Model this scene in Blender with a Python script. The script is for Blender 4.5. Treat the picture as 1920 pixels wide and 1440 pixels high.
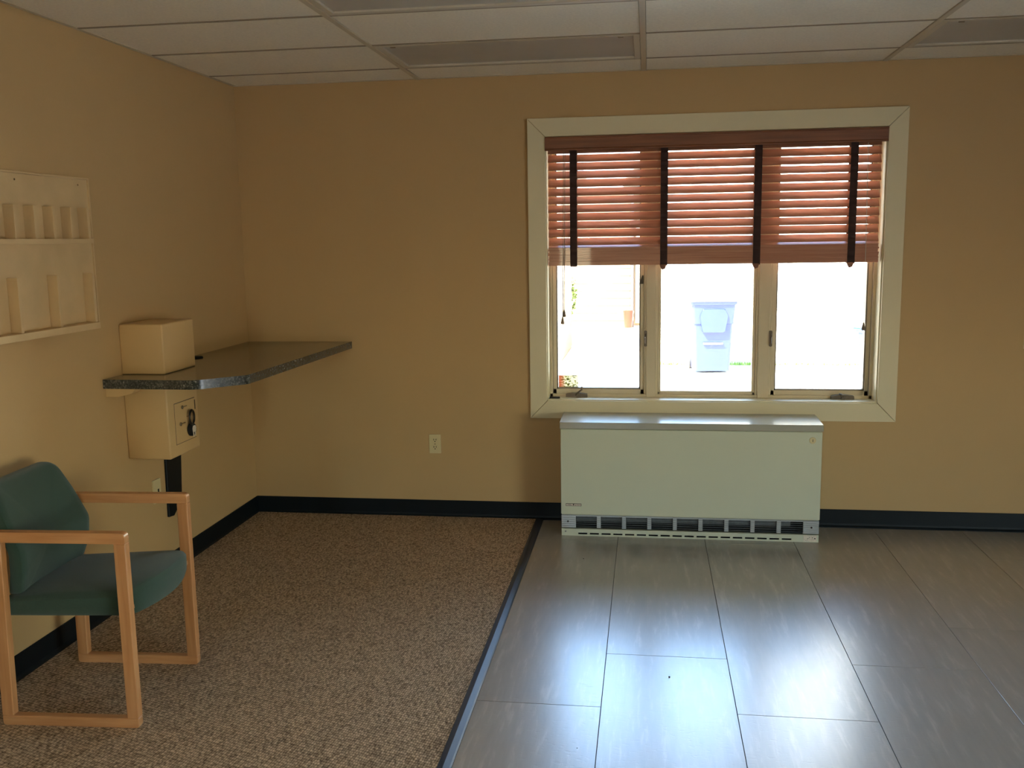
import bpy, bmesh, math, random
from mathutils import Vector, Matrix
random.seed(7)
for o in list(bpy.data.objects): bpy.data.objects.remove(o)
S = bpy.context.scene
COL = S.collection
R_ = math.radians

# ------------------------------------------------------------------ camera
cam_d = bpy.data.cameras.new('camera'); cam = bpy.data.objects.new('camera', cam_d); COL.objects.link(cam)
yaw, pit, rol, FPX = .1432, -.1512, -.0157, 1780.4
cy_, sy_, cp_, sp_ = math.cos(yaw), math.sin(yaw), math.cos(pit), math.sin(pit)
fw = Vector((-sy_*cp_, cy_*cp_, sp_)); rt = Vector((cy_, sy_, 0)); up = rt.cross(fw)
k_, s_ = math.cos(rol), math.sin(rol)
rt, up = k_*rt + s_*up, -s_*rt + k_*up
M = Matrix((rt, up, -fw)).transposed().to_4x4(); M.translation = Vector((2.3102, -5.252, 1.5943))
cam.matrix_world = M
cam_d.sensor_fit = 'HORIZONTAL'; cam_d.sensor_width = 36; cam_d.lens = FPX/1920*36
cam_d.clip_start = .05; cam_d.clip_end = 300
S.camera = cam

# ------------------------------------------------------------------ sky, sun, daylight of the windows behind the camera
SKY = 3.1; SUN = 60.0
w = bpy.data.worlds.new('sky'); S.world = w; w.use_nodes = True
nt = w.node_tree; bg = nt.nodes['Background']
sky = nt.nodes.new('ShaderNodeTexSky'); sky.sky_type = 'NISHITA'; sky.sun_disc = False
sky.sun_elevation = R_(50); sky.sun_rotation = R_(222); sky.air_density = 1.3; sky.dust_density = .6; sky.ozone_density = 2.0
nt.links.new(sky.outputs[0], bg.inputs[0]); bg.inputs[1].default_value = SKY
sl = bpy.data.lights.new('sun', 'SUN'); sl.energy = SUN; sl.angle = R_(.53); sl.color = (1, .95, .86)
so = bpy.data.objects.new('sun', sl); COL.objects.link(so)
d = Vector((.67*.643, .74*.643, -.766)); so.rotation_euler = d.to_track_quat('-Z', 'Y').to_euler(); so.location = (-6, -8, 12)
def sky_portal(name, loc, face, sx, sz):
    """guides the sky's own light through a window opening; gives off nothing itself"""
    l = bpy.data.lights.new(name, 'AREA'); l.shape = 'RECTANGLE'; l.size = sx; l.size_y = sz; l.energy = 1; l.cycles.is_portal = True
    o = bpy.data.objects.new(name, l); COL.objects.link(o); o.location = loc
    o.rotation_euler = Vector(face).to_track_quat('-Z', 'Z').to_euler(); return o
sky_portal('window_portal', (2.6425, .21, 1.417), (0, -1, 0), 1.775, 1.44)
sky_portal('rear_portal', (1.15, -10.21, 1.5), (0, 1, 0), .5, 1.2)
sky_portal('side_portal', (6.61, -5.5, .85), (-1, 0, 0), 2.2, 1.3)

S.view_settings.view_transform = 'Standard'; S.view_settings.look = 'None'
S.view_settings.exposure = 0.38; S.view_settings.gamma = 1.0; S.view_settings.use_curve_mapping = False

# ------------------------------------------------------------------ helpers
def tag(o, label=None, cat=None, group=None, kind=None):
    if label: o['label'] = label
    if cat: o['category'] = cat
    if group: o['group'] = group
    if kind: o['kind'] = kind
    return o
def obj(name, bm, mat, parent=None, smooth=False, loc=None):
    me = bpy.data.meshes.new(name); bmesh.ops.recalc_face_normals(bm, faces=bm.faces[:]); bm.to_mesh(me); bm.free()
    if mat: me.materials.append(mat)
    if smooth:
        for p in me.polygons: p.use_smooth = True
        try: me.set_sharp_from_angle(angle=R_(35))
        except Exception: pass
    o = bpy.data.objects.new(name, me); COL.objects.link(o)
    if loc: o.location = loc
    if parent: o.parent = parent
    return o
def dup(o, parent=None, loc=None, rot=None):
    c = o.copy(); COL.objects.link(c)
    if parent is not None: c.parent = parent
    if loc is not None: c.location = loc
    if rot is not None: c.rotation_euler = rot
    return c
def empty(name, loc=(0, 0, 0), rz=0):
    o = bpy.data.objects.new(name, None); COL.objects.link(o); o.location = loc; o.rotation_euler = (0, 0, rz)
    o.empty_display_size = .1; return o
def bx(bm, x0, x1, y0, y1, z0, z1, bev=0, seg=1):
    x0, x1 = sorted((x0, x1)); y0, y1 = sorted((y0, y1)); z0, z1 = sorted((z0, z1))
    r = bmesh.ops.create_cube(bm, size=1)
    for v in r['verts']:
        v.co = Vector((x0+(v.co.x+.5)*(x1-x0), y0+(v.co.y+.5)*(y1-y0), z0+(v.co.z+.5)*(z1-z0)))
    if bev:
        es = list({e for v in r['verts'] for e in v.link_edges})
        bmesh.ops.bevel(bm, geom=es, offset=bev, segments=seg, affect='EDGES', profile=.5)
    return bm
def box(*a, **k): return bx(bmesh.new(), *a, **k)
def prism(bm, pts, axis, a, b, bev=0, seg=1):
    """polygon (two coordinates) extruded along axis from a to b"""
    def P(p, t):
        return {'x': (t, p[0], p[1]), 'y': (p[0], t, p[1]), 'z': (p[0], p[1], t)}[axis]
    va = [bm.verts.new(P(p, a)) for p in pts]; vb = [bm.verts.new(P(p, b)) for p in pts]
    n = len(pts); f = [bm.faces.new(va), bm.faces.new(vb[::-1])]
    for i in range(n): f.append(bm.faces.new((va[i], vb[i], vb[(i+1) % n], va[(i+1) % n])))
    if bev:
        es = list({e for v in va+vb for e in v.link_edges})
        bmesh.ops.bevel(bm, geom=es, offset=bev, segments=seg, affect='EDGES', profile=.5)
    return bm
def tube(bm, pts, r, n=8, cap=True):
    pts = [Vector(p) for p in pts]; rings = []
    for i, p in enumerate(pts):
        t = (pts[min(i+1, len(pts)-1)]-pts[max(i-1, 0)]).normalized()
        a = Vector((0, 0, 1)) if abs(t.z) < .9 else Vector((1, 0, 0))
        u = t.cross(a).normalized(); v = t.cross(u); rr = r[i] if isinstance(r, (list, tuple)) else r
        rings.append([bm.verts.new(p+(u*math.cos(q)+v*math.sin(q))*rr) for q in [2*math.pi*j/n for j in range(n)]])
    for a, b in zip(rings, rings[1:]):
        for j in range(n): bm.faces.new((a[j], a[(j+1) % n], b[(j+1) % n], b[j]))
    if cap: bm.faces.new(rings[0][::-1]); bm.faces.new(rings[-1])
    return bm
def torus(bm, c, R, r, nrm='x', n=24, m=8, sx=1, sz=1):
    rings = []
    for i in range(n):
        a = 2*math.pi*i/n; ring = []
        for j in range(m):
            b = 2*math.pi*j/m; q = R+r*math.cos(b); h = r*math.sin(b)
            p = (h, q*math.cos(a)*sx, q*math.sin(a)*sz) if nrm == 'x' else (q*math.cos(a)*sx, h, q*math.sin(a)*sz)
            ring.append(bm.verts.new(Vector(c)+Vector(p)))
        rings.append(ring)
    for i in range(n):
        for j in range(m):
            bm.faces.new((rings[i][j], rings[(i+1) % n][j], rings[(i+1) % n][(j+1) % m], rings[i][(j+1) % m]))
    return bm
def rounded(pts, radii, seg=5):
    """round the corners of a 2-D polygon"""
    out = []; n = len(pts)
    for i, p in enumerate(pts):
        r = radii[i] if isinstance(radii, (list, tuple)) else radii
        p = Vector(p); a = Vector(pts[i-1])-p; b = Vector(pts[(i+1) % n])-p
        if r <= 0: out.append(tuple(p)); continue
        ang = a.angle(b); t = min(r/math.tan(ang/2), a.length*.49, b.length*.49)
        A = p+a.normalized()*t; B = p+b.normalized()*t
        for k in range(seg+1):
            s = k/seg; out.append(tuple((1-s)**2*A+2*s*(1-s)*p+s*s*B))
    return out

# ------------------------------------------------------------------ materials
def srgb(r, g, b):
    f = lambda c: (c/255/12.92) if c/255 <= .04045 else ((c/255+.055)/1.055)**2.4
    return (f(r), f(g), f(b), 1)
def mat(name, c, rough=.6, metal=0, spec=.5, coat=0, var=.0, vscale=6, bump=0, bscale=60, stretch=(1, 1, 1), sheen=0, rnd=0, c2=None, detail=4):
    m = bpy.data.materials.new(name); m.use_nodes = True; t = m.node_tree; N = t.nodes; L = t.links
    b = N['Principled BSDF']; b.inputs['Base Color'].default_value = c; b.inputs['Roughness'].default_value = rough
    b.inputs['Metallic'].default_value = metal; b.inputs['Specular IOR Level'].default_value = spec; b.inputs['Coat Weight'].default_value = coat
    if sheen: b.inputs['Sheen Weight'].default_value = sheen
    g = N.new('ShaderNodeNewGeometry'); mp = N.new('ShaderNodeMapping'); mp.inputs['Scale'].default_value = stretch
    L.new(g.outputs['Position'], mp.inputs['Vector'])
    vec = mp.outputs[0]
    if rnd:
        oi = N.new('ShaderNodeObjectInfo'); sc = N.new('ShaderNodeMath'); sc.operation = 'MULTIPLY'; sc.inputs[1].default_value = 37
        L.new(oi.outputs['Random'], sc.inputs[0])
        ad = N.new('ShaderNodeVectorMath'); ad.operation = 'ADD'; L.new(vec, ad.inputs[0]); L.new(sc.outputs[0], ad.inputs[1]); vec = ad.outputs[0]
    if var or c2:
        no = N.new('ShaderNodeTexNoise'); no.inputs['Scale'].default_value = vscale; no.inputs['Detail'].default_value = detail; L.new(vec, no.inputs['Vector'])
        ra = N.new('ShaderNodeValToRGB'); L.new(no.outputs[0], ra.inputs[0])
        ra.color_ramp.elements[0].position = .3; ra.color_ramp.elements[1].position = .7
        lo = c2 if c2 else tuple(x*(1-var) for x in c[:3])+(1,)
        hi = c if c2 else tuple(min(1, x*(1+var)) for x in c[:3])+(1,)
        ra.color_ramp.elements[0].color = lo; ra.color_ramp.elements[1].color = hi
        L.new(ra.outputs[0], b.inputs['Base Color'])
    if bump:
        no = N.new('ShaderNodeTexNoise'); no.inputs['Scale'].default_value = bscale; no.inputs['Detail'].default_value = 3; L.new(vec, no.inputs['Vector'])
        bu = N.new('ShaderNodeBump'); bu.inputs['Strength'].default_value = bump; bu.inputs['Distance'].default_value = .002
        L.new(no.outputs[0], bu.inputs['Height']); L.new(bu.outputs[0], b.inputs['Normal'])
    return m

WALLC = srgb(194, 161, 110)
m_wall = mat('wall_paint', WALLC, .62, var=.02, vscale=2, bump=.25, bscale=220)
m_boxp = mat('box_paint', srgb(208, 173, 118), .45, var=.015, vscale=4)
m_ceil = mat('ceiling_tile_mineral', srgb(246, 238, 220), .9, var=.05, vscale=90, bump=.6, bscale=260, rnd=1)
m_grid = mat('ceiling_grid_enamel', srgb(206, 192, 166), .45)
m_tee_shaded = mat('cross_tee_shaded_enamel', srgb(158, 143, 118), .5)  # grid enamel darkened: shadow of the tile edges painted into the tee colour
m_trim = mat('cream_trim_paint', srgb(222, 209, 172), .42, var=.015, vscale=3)
m_vinyl = mat('window_vinyl', srgb(214, 198, 165), .4, var=.01, vscale=4)
m_gasket = mat('window_gasket', srgb(140, 128, 112), .5)
m_base = mat('cove_base_rubber', srgb(10, 18, 22), .5, spec=.25, var=.1, vscale=5)
m_black = mat('black_void', srgb(10, 10, 10), .8)
m_strip = mat('reducer_rubber', srgb(44, 48, 56), .42, var=.06, vscale=12)
m_dark = mat('dark_metal', srgb(62, 56, 50), .35, metal=.7)
m_bronze = mat('bronze_hardware', srgb(110, 98, 84), .35, metal=.5)
m_chrome = mat('steel', srgb(190, 185, 178), .22, metal=1)
m_heat = mat('heater_enamel', srgb(206, 208, 184), .45, var=.01, vscale=2)
m_heatcap = mat('heater_cap_enamel', srgb(168, 166, 152), .22, spec=.7)
m_grille = mat('grille_aluminium', srgb(186, 190, 192), .38, metal=.45)
m_duct = mat('duct_metal', srgb(104, 108, 110), .5, metal=.4, var=.15, vscale=60)
m_label = mat('paper_label', srgb(228, 214, 196), .6, var=.08, vscale=150)
m_ink = mat('ink', srgb(40, 38, 32), .6)
m_cord = mat('cord_white', srgb(200, 190, 175), .7)
m_tassel = mat('tassel_plastic', srgb(130, 112, 92), .5)
m_plate = mat('ivory_plastic', srgb(214, 198, 150), .35)
m_lens = mat('acrylic_lens', srgb(190, 184, 174), .35, bump=.5, bscale=400, var=.05, vscale=5)
m_fix = mat('fixture_enamel', srgb(206, 196, 176), .35)
m_rack = mat('rack_painted_board', srgb(208, 178, 130), .55, var=.06, vscale=9, bump=.2, bscale=120)
m_roofing = mat('roof_shingle', srgb(95, 88, 84), .9, var=.2, vscale=20)
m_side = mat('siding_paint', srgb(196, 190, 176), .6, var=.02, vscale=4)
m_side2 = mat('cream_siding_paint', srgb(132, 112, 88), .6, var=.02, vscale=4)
m_conc = mat('concrete', srgb(200, 192, 176), .85, var=.06, vscale=1.5, bump=.4, bscale=80)
m_grass = mat('grass_blade', srgb(120, 150, 60), .7, var=.3, vscale=5)
m_leaf = mat('leaf', srgb(78, 96, 30), .7, var=.3, vscale=8)
m_bin = mat('bin_plastic_blue', srgb(30, 42, 98), .45, var=.05, vscale=5)
m_binlid = mat('bin_lid_grey', srgb(84, 84, 92), .45)
m_lidblue = mat('bin_lid_blue', srgb(8, 62, 112), .4)
m_rubber = mat('rubber_black', srgb(40, 40, 42), .7)
m_orange = mat('orange_plastic', srgb(188, 34, 12), .45)
m_pipe = mat('downspout_grey', srgb(70, 62, 62), .5)
m_concw = mat('white_door_paint', srgb(190, 184, 172), .5)

def wood(name, a, b, axis, rough=.4, scale=26, coat=.15, spec=.5):
    st = {'x': (.06, 1, 1), 'y': (1, .06, 1), 'z': (1, 1, .06)}[axis]
    m = mat(name, a, rough, c2=b, vscale=scale*2, stretch=st, coat=coat, rnd=1, detail=6, bump=.12, bscale=90, spec=spec)
    return m
m_oak_x = wood('maple_wood_x', srgb(208, 152, 100), srgb(184, 124, 74), 'x')
m_oak_z = wood('maple_wood_z', srgb(208, 152, 100), srgb(184, 124, 74), 'z')
m_slat = wood('blind_wood', srgb(196, 140, 112), srgb(170, 112, 86), 'x', rough=.32, coat=.35)
m_valance = wood('valance_wood', srgb(142, 88, 56), srgb(112, 64, 40), 'x', rough=.45)
m_tape = mat('blind_tape_cloth', srgb(58, 38, 34), .85, bump=.5, bscale=500)
m_fab = mat('green_upholstery', srgb(42, 66, 52), .92, var=.12, vscale=260, bump=.5, bscale=520, sheen=.25)

# speckled dark laminate
def speckle():
    m = bpy.data.materials.new('granite_laminate'); m.use_nodes = True; t = m.node_tree; N = t.nodes; L = t.links; b = N['Principled BSDF']
    g = N.new('ShaderNodeNewGeometry'); v = N.new('ShaderNodeTexVoronoi'); v.inputs['Scale'].default_value = 160; L.new(g.outputs['Position'], v.inputs['Vector'])
    r = N.new('ShaderNodeValToRGB'); L.new(v.outputs['Color'], r.inputs[0]); r.color_ramp.interpolation = 'CONSTANT'
    e = r.color_ramp.elements; e[0].color = srgb(44, 47, 44); e[0].position = 0; e[1].position = .45; e[1].color = srgb(68, 70, 66)
    x = e.new(.72); x.color = srgb(94, 94, 88); x = e.new(.92); x.color = srgb(136, 134, 126)
    L.new(r.outputs[0], b.inputs['Base Color']); b.inputs['Roughness'].default_value = .16; b.inputs['Specular IOR Level'].default_value = .6; b.inputs['Coat Weight'].default_value = .3
    return m
m_lam = speckle()

# loop carpet: diagonal rows of loops
def carpet():
    m = bpy.data.materials.new('loop_carpet'); m.use_nodes = True; t = m.node_tree; N = t.nodes; L = t.links; b = N['Principled BSDF']
    g = N.new('ShaderNodeNewGeometry'); mp = N.new('ShaderNodeMapping'); mp.inputs['Rotation'].default_value = (0, 0, R_(12)); L.new(g.outputs['Position'], mp.inputs[0])
    mp.inputs['Scale'].default_value = (1, .62, 1)
    v = N.new('ShaderNodeTexVoronoi'); v.inputs['Scale'].default_value = 122; v.inputs['Randomness'].default_value = .38; L.new(mp.outputs[0], v.inputs['Vector'])
    v2 = N.new('ShaderNodeTexNoise'); v2.inputs['Scale'].default_value = 60; v2.inputs['Detail'].default_value = 2; L.new(g.outputs['Position'], v2.inputs['Vector'])
    r = N.new('ShaderNodeValToRGB'); L.new(v.outputs['Distance'], r.inputs[0])
    e = r.color_ramp.elements; e[0].position = .3; e[0].color = srgb(236, 208, 172); e[1].position = .85; e[1].color = srgb(92, 70, 52)
    mx = N.new('ShaderNodeMix'); mx.data_type = 'RGBA'; mx.blend_type = 'MULTIPLY'; mx.inputs[0].default_value = .8
    r2 = N.new('ShaderNodeValToRGB'); L.new(v.outputs['Color'], r2.inputs[0]); r2.color_ramp.elements[0].color = (.78, .74, .7, 1); r2.color_ramp.elements[1].color = (1, 1, 1, 1)
    L.new(r.outputs[0], mx.inputs[6]); L.new(r2.outputs[0], mx.inputs[7]); L.new(mx.outputs[2], b.inputs['Base Color'])
    inv = N.new('ShaderNodeMath'); inv.operation = 'SUBTRACT'; inv.inputs[0].default_value = 1; L.new(v.outputs['Distance'], inv.inputs[1])
    bu = N.new('ShaderNodeBump'); bu.inputs['Strength'].default_value = .9; bu.inputs['Distance'].default_value = .004; L.new(inv.outputs[0], bu.inputs['Height']); L.new(bu.outputs[0], b.inputs['Normal'])
    b.inputs['Roughness'].default_value = .95; b.inputs['Specular IOR Level'].default_value = .1
    return m
m_carpet = carpet()

# grey streaked floor tile, streaks run toward the window, satin finish with fine pitting
def floor_tile():
    m = bpy.data.materials.new('grey_streaked_tile'); m.use_nodes = True; t = m.node_tree; N = t.nodes; L = t.links; b = N['Principled BSDF']
    g = N.new('ShaderNodeNewGeometry'); oi = N.new('ShaderNodeObjectInfo')
    sc = N.new('ShaderNodeMath'); sc.operation = 'MULTIPLY'; sc.inputs[1].default_value = 53; L.new(oi.outputs['Random'], sc.inputs[0])
    ad = N.new('ShaderNodeVectorMath'); L.new(g.outputs['Position'], ad.inputs[0]); L.new(sc.outputs[0], ad.inputs[1])
    mp = N.new('ShaderNodeMapping'); mp.inputs['Scale'].default_value = (10, 1.3, 1); L.new(ad.outputs[0], mp.inputs[0])
    n1 = N.new('ShaderNodeTexNoise'); n1.inputs['Scale'].default_value = 3.2; n1.inputs['Detail'].default_value = 8; n1.inputs['Roughness'].default_value = .6; n1.inputs['Distortion'].default_value = .15; L.new(mp.outputs[0], n1.inputs['Vector'])
    r = N.new('ShaderNodeValToRGB'); L.new(n1.outputs[0], r.inputs[0]); e = r.color_ramp.elements
    e[0].position = .25; e[0].color = srgb(156, 151, 142); e[1].position = .74; e[1].color = srgb(192, 186, 175)
    x = e.new(.56); x.color = srgb(168, 162, 152)
    mx = N.new('ShaderNodeMix'); mx.data_type = 'RGBA'; mx.blend_type = 'MULTIPLY'; mx.inputs[0].default_value = 1
    r3 = N.new('ShaderNodeMapRange'); r3.inputs[3].default_value = .93; r3.inputs[4].default_value = 1.04; L.new(oi.outputs['Random'], r3.inputs[0])
    cb = N.new('ShaderNodeCombineColor'); [L.new(r3.outputs[0], cb.inputs[i]) for i in range(3)]
    L.new(r.outputs[0], mx.inputs[6]); L.new(cb.outputs[0], mx.inputs[7]); L.new(mx.outputs[2], b.inputs['Base Color'])
    n2 = N.new('ShaderNodeTexNoise'); n2.inputs['Scale'].default_value = 1; n2.inputs['Detail'].default_value = 3
    mp2 = N.new('ShaderNodeMapping'); mp2.inputs['Scale'].default_value = (34, 90, 1); L.new(g.outputs['Position'], mp2.inputs[0]); L.new(mp2.outputs[0], n2.inputs['Vector'])
    r4 = N.new('ShaderNodeValToRGB'); L.new(n2.outputs[0], r4.inputs[0]); r4.color_ramp.elements[0].position = .3; r4.color_ramp.elements[1].position = .42
    bu = N.new('ShaderNodeBump'); bu.inputs['Strength'].default_value = .22; bu.inputs['Distance'].default_value = .0012; L.new(r4.outputs[0], bu.inputs['Height']); L.new(bu.outputs[0], b.inputs['Normal'])
    b.inputs['Roughness'].default_value = .31; b.inputs['Specular IOR Level'].default_value = .9; b.inputs['Coat Weight'].default_value = .6; b.inputs['Coat Roughness'].default_value = .25
    return m
m_tile = floor_tile()

def glass():
    m = bpy.data.materials.new('window_glass'); m.use_nodes = True; t = m.node_tree; N = t.nodes; L = t.links
    N.remove(N['Principled BSDF']); out = N['Material Output']
    tr = N.new('ShaderNodeBsdfTransparent'); tr.inputs[0].default_value = (.96, .975, .965, 1); gl = N.new('ShaderNodeBsdfGlossy'); gl.inputs['Roughness'].default_value = 0
    fr = N.new('ShaderNodeFresnel'); fr.inputs[0].default_value = 1.45; mx = N.new('ShaderNodeMixShader')
    L.new(fr.outputs[0], mx.inputs[0]); L.new(tr.outputs[0], mx.inputs[1]); L.new(gl.outputs[0], mx.inputs[2]); L.new(mx.outputs[0], out.inputs[0])
    return m
m_glass = glass()

def sticker_mat():
    m = bpy.data.materials.new('printed_sticker'); m.use_nodes = True; t = m.node_tree; N = t.nodes; L = t.links; b = N['Principled BSDF']
    g = N.new('ShaderNodeNewGeometry'); n = N.new('ShaderNodeTexNoise'); n.inputs['Scale'].default_value = 130; n.inputs['Detail'].default_value = 4
    mp = N.new('ShaderNodeMapping'); mp.inputs['Scale'].default_value = (.6, 1, 1.5); L.new(g.outputs['Position'], mp.inputs[0]); L.new(mp.outputs[0], n.inputs['Vector'])
    r = N.new('ShaderNodeValToRGB'); L.new(n.outputs[0], r.inputs[0]); e = r.color_ramp.elements
    e[0].position = .40; e[0].color = srgb(120, 118, 70); e[1].position = .5; e[1].color = srgb(246, 240, 226); x = e.new(.46); x.color = srgb(190, 198, 110)
    sx = N.new('ShaderNodeSeparateXYZ'); L.new(g.outputs['Position'], sx.inputs[0])
    lt = N.new('ShaderNodeMapRange'); lt.inputs[1].default_value = 1.815; lt.inputs[2].default_value = 1.845; lt.inputs[3].default_value = .8; lt.inputs[4].default_value = 0; L.new(sx.outputs[0], lt.inputs[0])
    mx = N.new('ShaderNodeMix'); mx.data_type = 'RGBA'; L.new(lt.outputs[0], mx.inputs[0]); L.new(r.outputs[0], mx.inputs[6]); mx.inputs[7].default_value = srgb(214, 130, 90)
    L.new(mx.outputs[2], b.inputs['Base Color']); b.inputs['Roughness'].default_value = .5
    b.inputs['Transmission Weight'].default_value = 0
    # paper on glass lets daylight through
    tl = N.new('ShaderNodeBsdfTranslucent'); L.new(mx.outputs[2], tl.inputs[0]); ms = N.new('ShaderNodeMixShader'); ms.inputs[0].default_value = .5
    L.new(b.outputs[0], ms.inputs[1]); L.new(tl.outputs[0], ms.inputs[2]); L.new(ms.outputs[0], N['Material Output'].inputs[0])
    return m
m_sticker = sticker_mat()

# ------------------------------------------------------------------ the room shell
H = 2.466; XR = 6.4; YB = -10.0; T_ = .2
WX0, WX1, WZ0, WZ1 = 1.755, 3.530, .697, 2.137      # window opening
def wall_with_hole(name, axis, at0, at1, lo, hi, zt, holes):
    bm = bmesh.new(); segs = sorted(holes); c = lo
    def B(a, b, z0, z1):
        if b-a < 1e-4 or z1-z0 < 1e-4: return
        if axis == 'x': bx(bm, a, b, at0, at1, z0, z1)
        else: bx(bm, at0, at1, a, b, z0, z1)
    for (a, b, z0, z1) in segs:
        B(c, a, -.3, zt); B(a, b, -.3, z0); B(a, b, z1, zt); c = b
    B(c, hi, -.3, zt)
    o = obj(name, bm, m_wall); return tag(o, kind='structure')
wall_with_hole('wall_back', 'x', 0, T_, -T_, XR+T_, 2.9, [(WX0, WX1, WZ0, WZ1)])
wall_with_hole('wall_left', 'y', -T_, 0, YB-T_, 0, 2.9, [])
wall_with_hole('wall_right', 'y', XR, XR+T_, YB-T_, 0, 2.9, [(-6.6, -4.4, .2, 1.5)])
wall_with_hole('wall_front', 'x', YB-T_, YB, 0, XR, 2.9, [(.9, 1.4, .9, 2.1)])

fl = tag(obj('floor', box(-T_, XR+T_, YB-T_, T_, -.3, -.0035), m_black), kind='structure')
# floor tiles, 458 mm wide columns, staggered cross joints
TW, TL = .4583, 1.8288; gap = .0011
tile_cache = {}
def tile(x0, x1, y0, y1):
    w_, l_ = round(x1-x0, 4), round(y1-y0, 4)
    if w_ < .01 or l_ < .01: return
    key = (w_, l_)
    if key not in tile_cache:
        o = obj('floor_tile', box(-w_/2+gap, w_/2-gap, -l_/2+gap, l_/2-gap, -.0034, 0, bev=.0006), m_tile, fl)
        tile_cache[key] = o
    else: o = dup(tile_cache[key])
    o.location = ((x0+x1)/2, (y0+y1)/2, 0)
col = 0; x = 1.724; nx = 2.159
while x < XR:
    off = (-2.182, -1.754, -2.182, -1.754, -1.36, -2.3, -.9, -2.0, -1.2, -1.7)[col % 10]
    ys = [0.0]; yk = off
    while yk+TL < -.05: yk += TL
    while yk > YB: ys.append(yk); yk -= TL
    ys.append(YB)
    for a, b in zip(ys, ys[1:]): tile(x, min(nx, XR), b, a)
    x = nx; nx += TW; col += 1
cp = obj('carpet', box(0, 1.684, YB, 0, -.0034, .005), m_carpet, fl); cp['label'] = 'brown and tan loop carpet'
st = obj('reducer_strip', prism(bmesh.new(), [(1.682, -.003), (1.682, .0085), (1.70, .009), (1.719, .004), (1.724, .0005), (1.724, -.003)], 'y', YB, -.003), m_strip, fl); st['label'] = 'dark rubber edge strip between carpet and tile'

# cove base
def coveprof(s=1, h=.1):
    return [(0, .0), (.016*s, .0), (.014*s, .004), (.007*s, .012), (.0045*s, .022), (.004*s, h-.002), (.002*s, h), (0, h)]
bb = tag(obj('baseboard_back', prism(bmesh.new(), [(-p[0], p[1]+.0) for p in coveprof()], 'x', 0, XR), m_base), kind='structure')
bb2 = tag(obj('baseboard_left', prism(bmesh.new(), coveprof(), 'y', YB, -.0), m_base), kind='structure')
tag(obj('baseboard_right', prism(bmesh.new(), [(XR-p[0], p[1]) for p in coveprof()], 'y', YB, -.0), m_base), kind='structure')

# ------------------------------------------------------------------ ceiling
ce = tag(obj('ceiling', box(-T_, XR+T_, YB-T_, T_, H+.02, 2.9), m_roofing), kind='structure')
TX = [1.063+1.2192*k for k in range(5) if 1.063+1.2192*k < XR-.1]
xs = [0]+TX+[XR]
rows = [0.0]; y = -.34
while y > YB+.05: rows.append(y); y -= .588
rows.append(YB)
lights_at = {(1, 1), (1, 3), (3, 1), (1, 7), (3, 5), (3, 9), (1, 11)}
ct_cache = {}
def ceiling_tile(x0, x1, y0, y1):
    key = (round(x1-x0, 3), round(y1-y0, 3)); w_, l_ = key
    if key not in ct_cache:
        o = obj('ceiling_tile', box(-w_/2+.0015, w_/2-.0015, -l_/2+.0088, l_/2-.0088, 0, .019, bev=.0012), m_ceil, ce); ct_cache[key] = o
    else: o = dup(ct_cache[key])
    o.location = ((x0+x1)/2, (y0+y1)/2, H+.0005+random.uniform(0, .0015))
for i in range(len(xs)-1):
    for j in range(len(rows)-1):
        if (i, j) in lights_at: continue
        a = xs[i]+(.012 if i else 0); b = xs[i+1]-(.012 if i < len(xs)-2 else 0)
        ceiling_tile(a, b, rows[j+1], rows[j])
rn = None
for x in TX:
    if rn is None: rn = obj('grid_runner', box(-.0125, .0125, YB, -.001, H-.004, H+.02, bev=.001), m_grid, ce)
    else: dup(rn)
    bpy.data.objects[rn.name].location
ctee = {}
for i in range(len(xs)-1):
    a = xs[i]+(.0127 if i else .02); b = xs[i+1]-(.0127 if i < len(xs)-2 else .001); w_ = round(b-a, 4)
    for yy in rows[1:-1]:
        if w_ not in ctee: ctee[w_] = obj('cross_tee', box(-w_/2, w_/2, -.0085, .0085, H-.0015, H+.0195), m_tee_shaded, ce); o = ctee[w_]
        else: o = dup(ctee[w_])
        o.location = ((a+b)/2, yy, 0)
for k, x in enumerate(TX):
    nm = 'grid_runner' if k == 0 else 'grid_runner.%03d' % k
    bpy.data.objects[nm].location.x = x
tag(obj('trim_1', prism(bmesh.new(), [(0, H-.001), (0, H+.012), (.02, H+.012), (.02, H-.001)], 'y', YB, 0), m_grid), kind='structure')
tag(obj('trim_2', box(.02, XR, -.018, 0, H-.001, H+.012), m_grid), kind='structure')

def ceiling_light(i, j, label):
    x0, x1 = xs[i]+.0135, xs[i+1]-.0135; y0, y1 = rows[j+1]+.009, rows[j]-.009
    t = empty('ceiling_light', ((x0+x1)/2, (y0+y1)/2, H)); hx, hy = (x1-x0)/2, (y1-y0)/2
    tag(t, label, 'ceiling light', 'flat fluorescent panels set in the tiled ceiling')
    bm = bmesh.new(); f = .03
    # bevelled frame around the lens
    for (a, b, ax) in (((-hx, -hx+f), None, 'y'), ((hx-f, hx), None, 'y')):
        bx(bm, a[0], a[1], -hy, hy, -.003, .018, bev=.002)
    bx(bm, -hx+f, hx-f, hy-f*1.0, hy, -.003, .018, bev=.002); bx(bm, -hx+f, hx-f, -hy, -hy+f, -.003, .018, bev=.002)
    obj('frame', bm, m_fix, t)
    obj('lens', box(-hx+f, hx-f, -hy+f, hy-f, .006, .012), m_lens, t)
    for s in (-1, 1): obj('latch', box(s*hx*.86-.012, s*hx*.86+.012, -hy+f-.004, -hy+f+.006, -.006, .004, bev=.001), m_chrome, t)
    return t
ceiling_light(1, 1, 'unlit ceiling light panel above the back wall left of the window')
ceiling_light(1, 3, 'unlit ceiling light panel cut off by the top edge of the photo')
ceiling_light(3, 1, 'unlit ceiling light panel in the top right corner above the window')
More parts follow.
